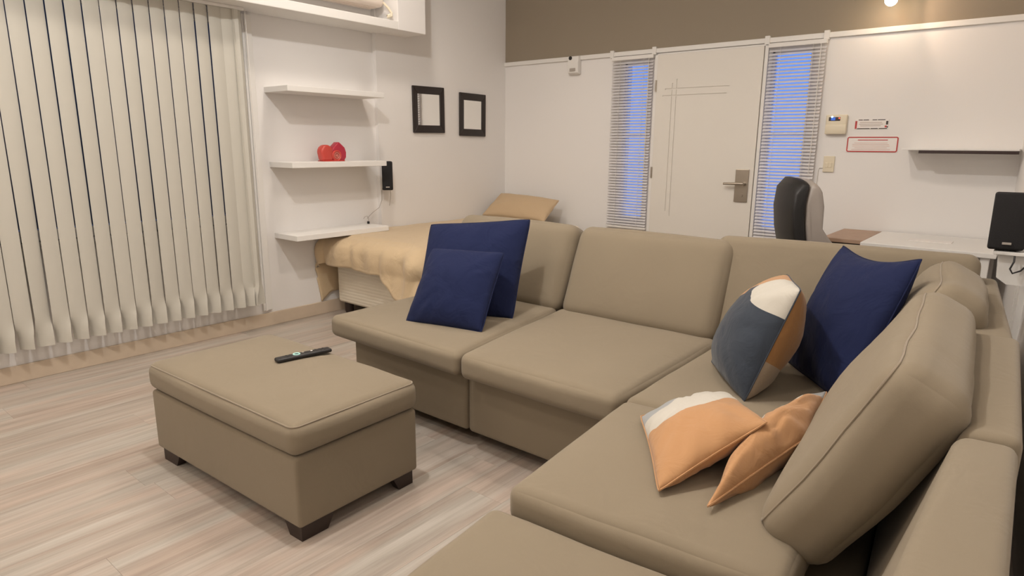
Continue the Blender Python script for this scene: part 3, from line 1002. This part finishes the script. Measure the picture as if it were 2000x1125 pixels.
MB().lathe([(.001, -.004), (.010, -.002), (.012, .004), (.006, .009), (.001, .010)], TR((.184, -2.118, 1.226), 0, 0, PI / 2), 14).build('coil_centre', MT['rose'], ht)
MB().box((.110, -2.235, 1.185), (.190, -2.050, 1.192), .003).build('foot', MT['red'], ht)

# small speaker on the pier, with its cable
def speaker(name, T, label, w=.10, d=.11, h=.22):
    loc = T @ Vector((0, 0, 0))
    t = thing(name, loc, label, 'speaker', 'small black satellite speakers')
    # front is -y in local frame; body tapers to the back
    poly = [(-w / 2, -d / 2 + .012), (w / 2, -d / 2 + .012), (w / 2 * .82, d / 2), (-w / 2 * .82, d / 2)]
    MB().prism(poly, 0, h, 2, T, .010).build('cabinet', MT['black'], t)
    v, f = round_box(w * .97, .016, h * .97, .0078, (0, .004, 0), 0, 0, 5)
    g = mk('grille', [T @ (p + Vector((0, -d / 2 + .008, h / 2))) for p in v], f, MT['grille'], t)
    MB().box((-.015, -d / 2 - .0062, .022), (.015, -d / 2 - .001, .031), .001, T).build('badge', MT['cable'], g, smooth=False)
    MB().lathe([(.012, 0), (.012, .035)], T @ TR((0, d / 2, h * .55), 0, -PI / 2), 12).build('mount', MT['black'], t)
    return t
TL_ = TR((.130, -1.600, .945), math.radians(52))
speaker('wall_speaker', TL_, 'small black speaker on the left wall, at the far end of the middle shelf', .088, .085, .232)
cb = MB().tube([(.075, -1.60, .99), (.060, -1.605, .93), (.052, -1.600, .86), (.045, -1.625, .80), (.035, -1.68, .765), (.045, -1.735, .735), (.062, -1.765, .722)], .0022, 6)
tag(cb.build('speaker_cable', MT['cable']), 'thin grey cable hanging from the small wall speaker down to the lowest shelf', 'cable')
tag(MB().tube([(.12, -1.565, .945), (.10, -1.545, .90), (.08, -1.535, .86), (.062, -1.53, .81)], .0020, 6).build('speaker_cable', MT['cable']),
    'short thin cable curving down from the underside of the left wall speaker', 'cable')
pg = thing('power_plug', (.066, -1.76, .678), 'tiny dark plug with curled lead standing on the lowest wall shelf', 'plug')
MB().box((.058, -1.768, .678), (.074, -1.752, .698), .003).build('plug_body', MT['black'], pg)
MB().tube([(.066, -1.76, .698), (.068, -1.758, .72), (.066, -1.77, .742), (.060, -1.79, .735), (.058, -1.80, .72)], .002, 6).build('lead', MT['cable'], pg)

# mirrors
def mirror(yc, zc, w, h, roll, label):
    t = thing('wall_mirror', (.04, yc, zc - h / 2), label, 'mirror', 'dark framed mirrors on the left wall')
    T = Matrix.Translation((.042, yc, zc)) @ Matrix.Rotation(roll, 4, 'X')
    b = .060
    fr_ = MB()
    iw, ih = w / 2 - .052, h / 2 - .064
    for sgn in (-1, 1):
        fr_.prism([(sgn * w / 2, -h / 2), (sgn * w / 2, h / 2), (sgn * iw, ih), (sgn * iw, -ih)], 0, .018, 0, T, .004)
        fr_.prism([(-w / 2, sgn * h / 2), (w / 2, sgn * h / 2), (iw, sgn * ih), (-iw, sgn * ih)], 0, .018, 0, T, .004)
    fr_.build('mirror_frame', MT['frame'], t)
    MB().box((.002, -iw - .003, -ih - .003), (.010, iw + .003, ih + .003), 0, T).build('mirror_glass', MT['mirror'], t, smooth=False)
mirror(-1.047, 1.604, .370, .388, math.radians(0.6), 'dark framed mirror nearer the shelves, reflecting the blue window')
mirror(-.488, 1.582, .352, .385, math.radians(-0.6), 'dark framed mirror nearer the room corner, reflecting the plain wall')

# air conditioner on the ledge
ac = thing('air_conditioner', (.15, -2.05, 2.30), 'off-white wall air conditioner above the window ledge, cut by the picture top', 'air conditioner')
v, f = round_box(.20, .86, .28, .035, (.008, 0, 0), 0, 0, 6)
mk('housing', [p + Vector((.11, -2.06, 2.465)) for p in v], f, MT['ac'], ac)
for k in range(3):
    MB().box((.10 + k * .03, -2.44, 2.318), (.106 + k * .03, -1.68, 2.330)).build('louvre', MT['ac'], ac, smooth=False)
hs = MB().tube([(.20, -1.64, 2.36), (.24, -1.625, 2.32), (.27, -1.62, 2.28), (.285, -1.635, 2.255), (.27, -1.66, 2.245), (.25, -1.645, 2.26), (.265, -1.615, 2.275)], .009, 8)
hs.build('drain_hose', MT['cream'], ac)

# ================================================================== BED
bd = thing('bed', (.56, -1.1, 0), 'single bed with a cream ribbed base and peach duvet, in the room corner', 'bed')
bx0, bx1, by0, by1 = .075, 1.03, -2.095, -.06
v, f = round_box(bx1 - bx0, by1 - by0, .33, .025, (0, 0, 0), 0, 0, 8)
mk('bed_base', [p + Vector(((bx0 + bx1) / 2, (by0 + by1) / 2, .255)) for p in v], f, MT['bedbase'], bd)
v, f = round_box(bx1 - bx0, by1 - by0, .17, .05, (0, 0, .006), .002, 3, 8)
mk('mattress', [p + Vector(((bx0 + bx1) / 2, (by0 + by1) / 2, .502)) for p in v], f, MT['bedbase'], bd)
for x in (bx0 + .06, bx1 - .06):
    for y in (by0 + .06, by1 - .06):
        MB().lathe([(.028, 0), (.034, .02), (.036, .092)], TR((x, y, 0)), 14).build('bed_foot', MT['leg'], bd)
# duvet: cloth grid wrapped over the mattress edges
zt = .598
def hem_front(x):
    u = (x - bx0) / (bx1 - bx0)
    return .245 + .02 * u + .14 / (1 + math.exp(-(u - .80) * 26)) + .010 * math.sin(u * 15)
nx_, ny_ = 96, 110
cv = []; cf = []
for j in range(ny_ + 1):
    for i in range(nx_ + 1):
        s = i / nx_; t = j / ny_
        # plan coordinate in unrolled cloth
        lext, rext = .50, .34
        X = bx0 - lext + (bx1 - bx0 + lext + rext) * s
        xc = min(max(X, bx0), bx1)
        fe = hem_front(xc)
        if X < bx0: fe += (bx0 - X) * .05
        Y = (by0 - fe) + (-.50 - (by0 - fe)) * t
        yc = max(Y, by0)
        dx, dy = X - xc, Y - yc
        o_ = math.hypot(dx, dy)
        if o_ < 1e-6:
            p = Vector((X, Y, zt))
            n_ = noise.noise(Vector((X * 3.0, Y * 2.0, 1.3))) * .5 + noise.noise(Vector((X * 7 + Y * 4, Y * 3, 4.3))) * .35
            p.z += .012 + .016 * n_ + .016 * (1 - ((X - (bx0 + bx1) / 2) / .48) ** 2)
        else:
            nx2, ny2 = dx / o_, dy / o_
            r_ = .085
            arc = r_ * PI / 2
            if o_ < arc:
                th_ = o_ / r_
                out, drop = r_ * math.sin(th_), r_ * (1 - math.cos(th_))
            else:
                out, drop = r_ + (o_ - arc) * .22, r_ + (o_ - arc) * .97
            along = X if abs(ny2) > abs(nx2) else Y
            fold = noise.noise(Vector((along * 9.0, o_ * 3, 7.7))) * .030 + math.sin(along * 31 + noise.noise(Vector((along * 4, 0, 0))) * 4) * .012
            corner = abs(nx2 * ny2) * 2
            k_ = min(1, o_ / .15)
            out += k_ * (fold * .7 + .05 * corner) + .03 * math.sin(min(1, o_ / .24) * PI)
            if dx < 0 and dy >= 0: out = min(out, .052)
            p = Vector((xc + nx2 * out, yc + ny2 * out, zt + .012 - drop))
            p.x = max(p.x, .058 if p.y > -1.66 else .022)
            p.z = max(p.z, .06)
        cv.append(p)
for j in range(ny_):
    for i in range(nx_):
        a = j * (nx_ + 1) + i
        cf.append((a, a + 1, a + nx_ + 2, a + nx_ + 1))
dv = mk('duvet', cv, cf, MT['duvet'], bd, sharp=180)
sm = dv.modifiers.new('thick', 'SOLIDIFY'); sm.thickness = .018; sm.offset = 1
# pillow propped at the head of the bed
throw_pillow('bed_pillow', [(.10, -.42, .645), (.86, -.42, .645), (.835, -.16, .815), (.125, -.16, .845)], .075, MT['pillow'],
             'tan bed pillow propped against the wall at the head of the bed', 'pillow', None, .03, 9, gexp=.5)

# ================================================================== DOOR WALL fittings
sn = thing('motion_sensor', (.865, -.02, 1.935), 'small white motion sensor mounted on the trunking, left of the door', 'sensor')
MB().prism([(-.055, 1.945), (-.062, 2.03), (-.050, 2.088), (0, 2.088), (0, 1.935), (-.03, 1.935)], .815, .925, 0, None, .006).build('housing', MT['trim'], sn)
MB().lathe([(.001, .008), (.012, .006), (.017, 0), (.017, -.004)], TR((.842, -.058, 2.072), 0, PI / 2), 14).build('lens', MT['black'], sn)
MB().box((.84, -.064, 1.958), (.90, -.056, 1.985), .003).build('window', MT['cable'], sn, smooth=False)

kp = thing('alarm_keypad', (3.09, 0, 1.40), 'cream alarm keypad with a lit blue display on the right of the door wall', 'keypad')
MB().box((3.022, -.036, 1.404), (3.158, 0, 1.536), .008, seg=3).build('housing', MT['cream'], kp)
MB().box((3.022, -.040, 1.404), (3.158, -.028, 1.470), .006).build('flap', MT['cream'], kp)
ds = MB().box((3.042, -.0375, 1.494), (3.116, -.035, 1.520)).build('display', MT['blackprint'], kp, smooth=False)
MB().box((3.056, -.0382, 1.498), (3.084, -.0372, 1.518)).build('lit_area', MT['lcd'], ds, smooth=False)
MB().lathe([(.006, 0), (.005, .003)], TR((3.062, -.037, 1.521), 0, PI / 2), 10).build('blue_light', MT['led_blue'], ds)
MB().lathe([(.005, 0), (.004, .003)], TR((3.109, -.037, 1.512), 0, PI / 2), 10).build('red_light', MT['led_red'], ds)

def sign(name, x0, x1, z0, z1, label):
    t = thing(name, ((x0 + x1) / 2, 0, z0), label, 'sign')
    MB().box((x0, -.004, z0), (x1, 0, z1), .001).build('plate', MT['paper'], t, smooth=False)
    return t
s1 = sign('wall_sign', 3.207, 3.412, 1.437, 1.503, 'small white sign with a broken black border beside the keypad')
def strip(t, x0, x1, z0, z1, mat, nm='border'):
    MB().box((x0, -.0052, z0), (x1, -.0040, z1)).build(nm, mat, t, smooth=False)
strip(s1, 3.207, 3.219, 1.440, 1.492, MT['redprint'])
for a, b in ((3.226, 3.252), (3.256, 3.290), (3.312, 3.340), (3.344, 3.390)): strip(s1, a, b, 1.496, 1.501, MT['blackprint'])
for a, b in ((3.222, 3.300), (3.306, 3.350), (3.356, 3.405)): strip(s1, a, b, 1.439, 1.444, MT['blackprint'])
strip(s1, 3.396, 3.408, 1.466, 1.490, MT['blackprint']); strip(s1, 3.390, 3.402, 1.448, 1.460, MT['redprint']); strip(s1, 3.403, 3.409, 1.446, 1.456, MT['blackprint'])
for z, a, b in ((1.481, 3.236, 3.372), (1.470, 3.232, 3.378), (1.459, 3.240, 3.366)): strip(s1, a, b, z - .002, z + .002, MT['greyprint'], 'print_line')
s2 = sign('wall_sign', 3.168, 3.484, 1.282, 1.387, 'white notice with a red rounded border below the smaller sign')
bt = .0075
loop = []
for cx, cz, a0 in ((3.484 - .014, 1.387 - .014, 0), (3.168 + .014, 1.387 - .014, .5), (3.168 + .014, 1.282 + .014, 1), (3.484 - .014, 1.282 + .014, 1.5)):
    for k in range(6):
        t_ = PI * (a0 + .5 * k / 5); loop.append((cx, cz, math.cos(t_), math.sin(t_)))
vs = []; fs = []
for cx, cz, c_, s_ in loop:
    vs += [(cx + .013 * c_, -.0052, cz + .013 * s_), (cx + (.013 - bt) * c_, -.0052, cz + (.013 - bt) * s_)]
n_ = len(loop)
for i in range(n_):
    j = (i + 1) % n_
    fs.append((2 * i, 2 * j, 2 * j + 1, 2 * i + 1))
mk('border', vs, fs, MT['redprint'], s2, smooth=False)
strip(s2, 3.236, 3.420, 1.362, 1.367, MT['redprint'], 'print_line')
for z, a, b in ((1.345, 3.215, 3.42), (1.334, 3.205, 3.43), (1.323, 3.205, 3.435), (1.312, 3.22, 3.42), (1.301, 3.20, 3.44)):
    strip(s2, a, b, z - .0015, z + .0015, MT['pinkprint'], 'print_line')

sw_ = thing('light_switch', (3.065, 0, 1.14), 'cream double light switch on the wall right of the door', 'switch')
MB().box((3.030, -.012, 1.140), (3.103, 0, 1.252), .003).build('plate', MT['cream'], sw_, smooth=False)
for x in (3.046, 3.070):
    MB().box((x, -.017, 1.172), (x + .017, -.010, 1.205), .002).build('rocker', MT['cream'], sw_, smooth=False)
MB().tube([(3.030, -.008, 1.170), (3.005, -.008, 1.170), (2.999, -.008, 1.150), (2.995, -.008, 1.02)], .003, 6).build('lead', MT['trim'], sw_)

# shelf on the right with a dark front bar
rsf = thing('wall_shelf', (3.86, 0, 1.285), 'thin white wall shelf with a dark brown rail under it, right of the signs', 'shelf')
MB().box((3.545, -.25, 1.300), (WX - .003, 0, 1.312), .002).build('board', MT['white'], rsf, smooth=False)
MB().box((3.640, -.25, 1.281), (WX - .003, -.228, 1.2995), .002).build('rail', MT['darkbar'], rsf, smooth=False)

# bulb lamp above the trunking
lm = thing('spot_lamp', (3.37, 0, 2.25), 'glowing warm spot lamp on the taupe wall above the trunking, cut by the picture top', 'lamp')
MB().lathe([(.05, 0), (.05, .02)], TR((3.40, 0, 2.36), 0, PI / 2), 20).build('wall_plate', MT['steel'], lm)
MB().tube([(3.40, -.02, 2.36), (3.40, -.16, 2.36), (3.39, -.20, 2.33), (3.38, -.205, 2.30)], .008, 8).build('arm', MT['steel'], lm)
MB().lathe([(.030, .10), (.034, .06), (.044, .03), (.046, .028), (.030, .05), (.001, .06)], TR((3.372, -.20, 2.205)), 20).build('shade', MT['amber'], lm)
bm = bmesh.new(); bmesh.ops.create_uvsphere(bm, u_segments=20, v_segments=12, radius=.036)
m = MB(); m._bm(bm, TR((3.371, -.20, 2.222))); m.build('bulb', MT['bulb'], lm)
ld = bpy.data.lights.new('spot_lamp_light', 'SPOT'); ld.energy = 4; ld.color = (1, .72, .52); ld.spot_size = math.radians(125); ld.spot_blend = .25; ld.shadow_soft_size = .03
lo = bpy.data.objects.new('spot_lamp_light', ld); COL.objects.link(lo); lo.parent = lm
dirv = Vector((.75, .02, -.10))
lo.location = Vector((3.42, -.20, 2.235)) - Vector((3.37, 0, 2.25))
lo.rotation_euler = dirv.to_track_quat('-Z', 'Y').to_euler()

# ================================================================== DESK, cabinet, papers, chair, speaker on the right
dk = thing('desk', (3.80, -.36, 0), 'white desk against the back wall on the right, mostly hidden by the sofa', 'desk')
MB().box((3.462, -.70, .722), (WX - .01, -.018, .750), .003).build('desktop', MT['white'], dk, smooth=False)
for x in (3.50, WX - .06):
    for y in (-.66, -.06):
        MB().box((x - .022, y - .022, 0), (x + .022, y + .022, .722), .003).build('leg', MT['white'], dk, smooth=False)
MB().box((3.50, -.03, .45), (WX - .06, -.018, .722)).build('back_panel', MT['white'], dk, smooth=False)
tag(MB().box((3.67, -.43, .7502), (3.90, -.30, .7535), .001, TR((0, 0, 0))).build('paper_sheet', MT['paper'], smooth=False), 'white sheet of paper lying on the desk', 'paper')
sd = thing('side_cabinet', (3.33, -.36, 0), 'brown wooden cabinet with a dark slot, between the office chair and the desk', 'cabinet')
MB().box((3.225, -.62, .02), (3.455, -.018, .660), .003).build('body', MT['wood'], sd, smooth=False)
MB().box((3.218, -.60, .722), (3.457, -.018, .748), .003).build('top', MT['wood'], sd, smooth=False)
MB().box((3.235, -.58, .660), (3.445, -.03, .722)).build('slot', MT['slot'], sd, smooth=False)
MB().box((3.225, -.62, 0), (3.455, -.06, .02)).build('plinth', MT['leg'], sd, smooth=False)

ch = thing('office_chair', (3.450, -1.13, 0), 'high-backed black and grey leather office chair turned to the desk, behind the sofa', 'chair')
phi = math.radians(29)
CT = TR((3.450, -1.13, 0), phi)        # local x = forward
def back_loft(name, front, back, hw, mat, edge_r):
    prof = front + back
    n_ = len(prof); NB = 12; vs = []; fs = []
    for k in range(NB + 1):
        s = -1 + 2 * k / NB
        for (fx_, z_) in prof:
            narrow = .84 + .16 * min(1, max(0, (1.165 - z_) / .16)) ** .5
            zz = z_ - .030 * s ** 4 * (1 if z_ > .9 else 0)
            vs.append(CT @ Vector((fx_ + .03 * s * s, s * hw * narrow, zz)))
    for k in range(NB):
        for i in range(n_):
            j = (i + 1) % n_
            fs.append((k * n_ + i, k * n_ + j, (k + 1) * n_ + j, (k + 1) * n_ + i))
    fs.append(tuple(range(n_))); fs.append(tuple(NB * n_ + i for i in range(n_))[::-1])
    bm = bmesh.new(); me = bpy.data.meshes.new('t'); me.from_pydata([tuple(v) for v in vs], [], fs); bm.from_mesh(me)
    bmesh.ops.recalc_face_normals(bm, faces=bm.faces)
    ends = [e for e in bm.edges if len(e.link_faces) == 2 and e.calc_face_angle(0) > math.radians(55)]
    bmesh.ops.bevel(bm, geom=ends, offset=edge_r, segments=3, affect='EDGES', profile=.5)
    m = MB(); m._bm(bm); bpy.data.meshes.remove(me)
    return m.build(name, mat, ch, sharp=60)
back_loft('back_pad', [(-.030, .46), (-.020, .55), (-.045, .66), (-.090, .76), (-.165, .85), (-.196, .92), (-.200, 1.04), (-.212, 1.11), (-.232, 1.145)],
          [(-.270, 1.150), (-.292, 1.05), (-.288, .95), (-.272, .82), (-.240, .70), (-.200, .56), (-.185, .46)], .245, MT['grey_leather'], .020)
back_loft('back_shell', [(-.190, .44), (-.205, .56), (-.246, .70), (-.278, .82), (-.294, .95), (-.298, 1.05), (-.276, 1.153)],
          [(-.315, 1.150), (-.352, 1.10), (-.358, 1.0), (-.345, .86), (-.305, .70), (-.255, .54), (-.235, .44)], .252, MT['leather'], .016)
v, f = round_box(.50, .50, .11, .045, (0, 0, .02), .003, 4, 8)
mk('seat', [CT @ (p + Vector((.06, 0, .47))) for p in v], f, MT['leather'], ch)
for s in (-1, 1):
    MB().tube([CT @ Vector(p) for p in ((-.16, s * .27, .52), (-.17, s * .29, .64), (-.05, s * .30, .68), (.16, s * .30, .68), (.20, s * .29, .60), (.12, s * .26, .47))], .018, 10).build('armrest', MT['black'], ch)
MB().lathe([(.03, .09), (.03, .42)], CT @ TR((.05, 0, 0)), 14).build('gas_column', MT['black'], ch)
for k in range(5):
    a = 2 * PI * k / 5 + .3
    e = Vector((.05 + .29 * math.cos(a), .29 * math.sin(a), .075))
    MB().tube([CT @ Vector((.05, 0, .10)), CT @ e], [.026, .016], 8).build('base_arm', MT['black'], ch)
    cst = MB().lathe([(.022, -.014), (.026, -.008), (.026, .008), (.022, .014)], CT @ TR((e.x, e.y, .027), a, 0) @ Matrix.Rotation(PI / 2, 4, 'X'), 14)
    cst.build('castor', MT['black'], ch)

# right speaker on its white bracket
yS = -1.80
TS = TR((4.197, yS, .915), math.radians(7), math.radians(-4))
speaker('wall_speaker', TS, 'black speaker on a white bracket by the right wall, beyond the sofa corner', .122, .11, .230)
bk = thing('speaker_bracket', (4.24, yS, .78), 'white bracket holding the black speaker on the right wall', 'bracket')
MB().box((4.165, yS - .045, .897), (4.290, yS + .045, .912), .003).build('plate', MT['white'], bk, smooth=False)
MB().prism([(4.180, .897), (wx(yS) - .002, .897), (wx(yS) - .002, .775), (4.222, .775), (4.187, .80)], yS - .012, yS + .012, 1).build('gusset', MT['white'], bk, smooth=False)
tag(MB().tube([(4.235, yS - .03, .915), (4.237, yS - .05, .875), (4.228, yS - .05, .845), (4.238, yS - .05, .828), (4.262, yS - .03, .838), (4.280, yS, .86)], .0035, 6)
    .build('speaker_cable', MT['blackcable']), 'black looped cable hanging below the right speaker', 'cable')

# ================================================================== CEILING LAMPS (above the picture), preceded by an added fill light
wl_ = thing('fill_light', (2.0, YB, 2.15), 'added fill light behind the camera, on a round white wall plate', 'lamp')  # unseen fill light, added to lift the shadows under the left shelves
MB().lathe([(.06, 0), (.06, .02), (.02, .03), (.02, .07)], TR((2.0, YB, 2.2), 0, -PI / 2), 20).build('wall_plate', MT['white'], wl_)
ld = bpy.data.lights.new('fill_light_source', 'POINT'); ld.energy = 15; ld.color = WARM; ld.shadow_soft_size = .15
lo = bpy.data.objects.new('fill_light_source', ld); COL.objects.link(lo); lo.parent = wl_; lo.location = (0, .26, .05)
for loc, watts, rad, colr, cone, wtxt in LAMPS:
    t = thing('ceiling_lamp', (loc[0], loc[1], H), 'white ceiling ' + wtxt, 'lamp', 'ceiling lamps')
    if cone is None:
        MB().lathe([(.055, H), (.055, H - .02), (.035, H - .03), (.035, loc[2] + rad + .03)], TR((loc[0], loc[1], 0)), 20).build('canopy', MT['white'], t)
        ld = bpy.data.lights.new('ceiling_lamp_light', 'POINT')
    else:
        MB().lathe([(rad + .05, H), (rad + .05, H - .035), (rad + .02, H - .045), (rad + .02, H - .02)], TR((loc[0], loc[1], 0)), 28).build('canopy', MT['white'], t)
        ld = bpy.data.lights.new('ceiling_lamp_light', 'SPOT'); ld.spot_size = math.radians(cone); ld.spot_blend = .6
    ld.energy = watts; ld.color = colr; ld.shadow_soft_size = rad
    lo = bpy.data.objects.new('ceiling_lamp_light', ld); COL.objects.link(lo); lo.parent = t
    lo.location = Vector(loc) - Vector((loc[0], loc[1], H))
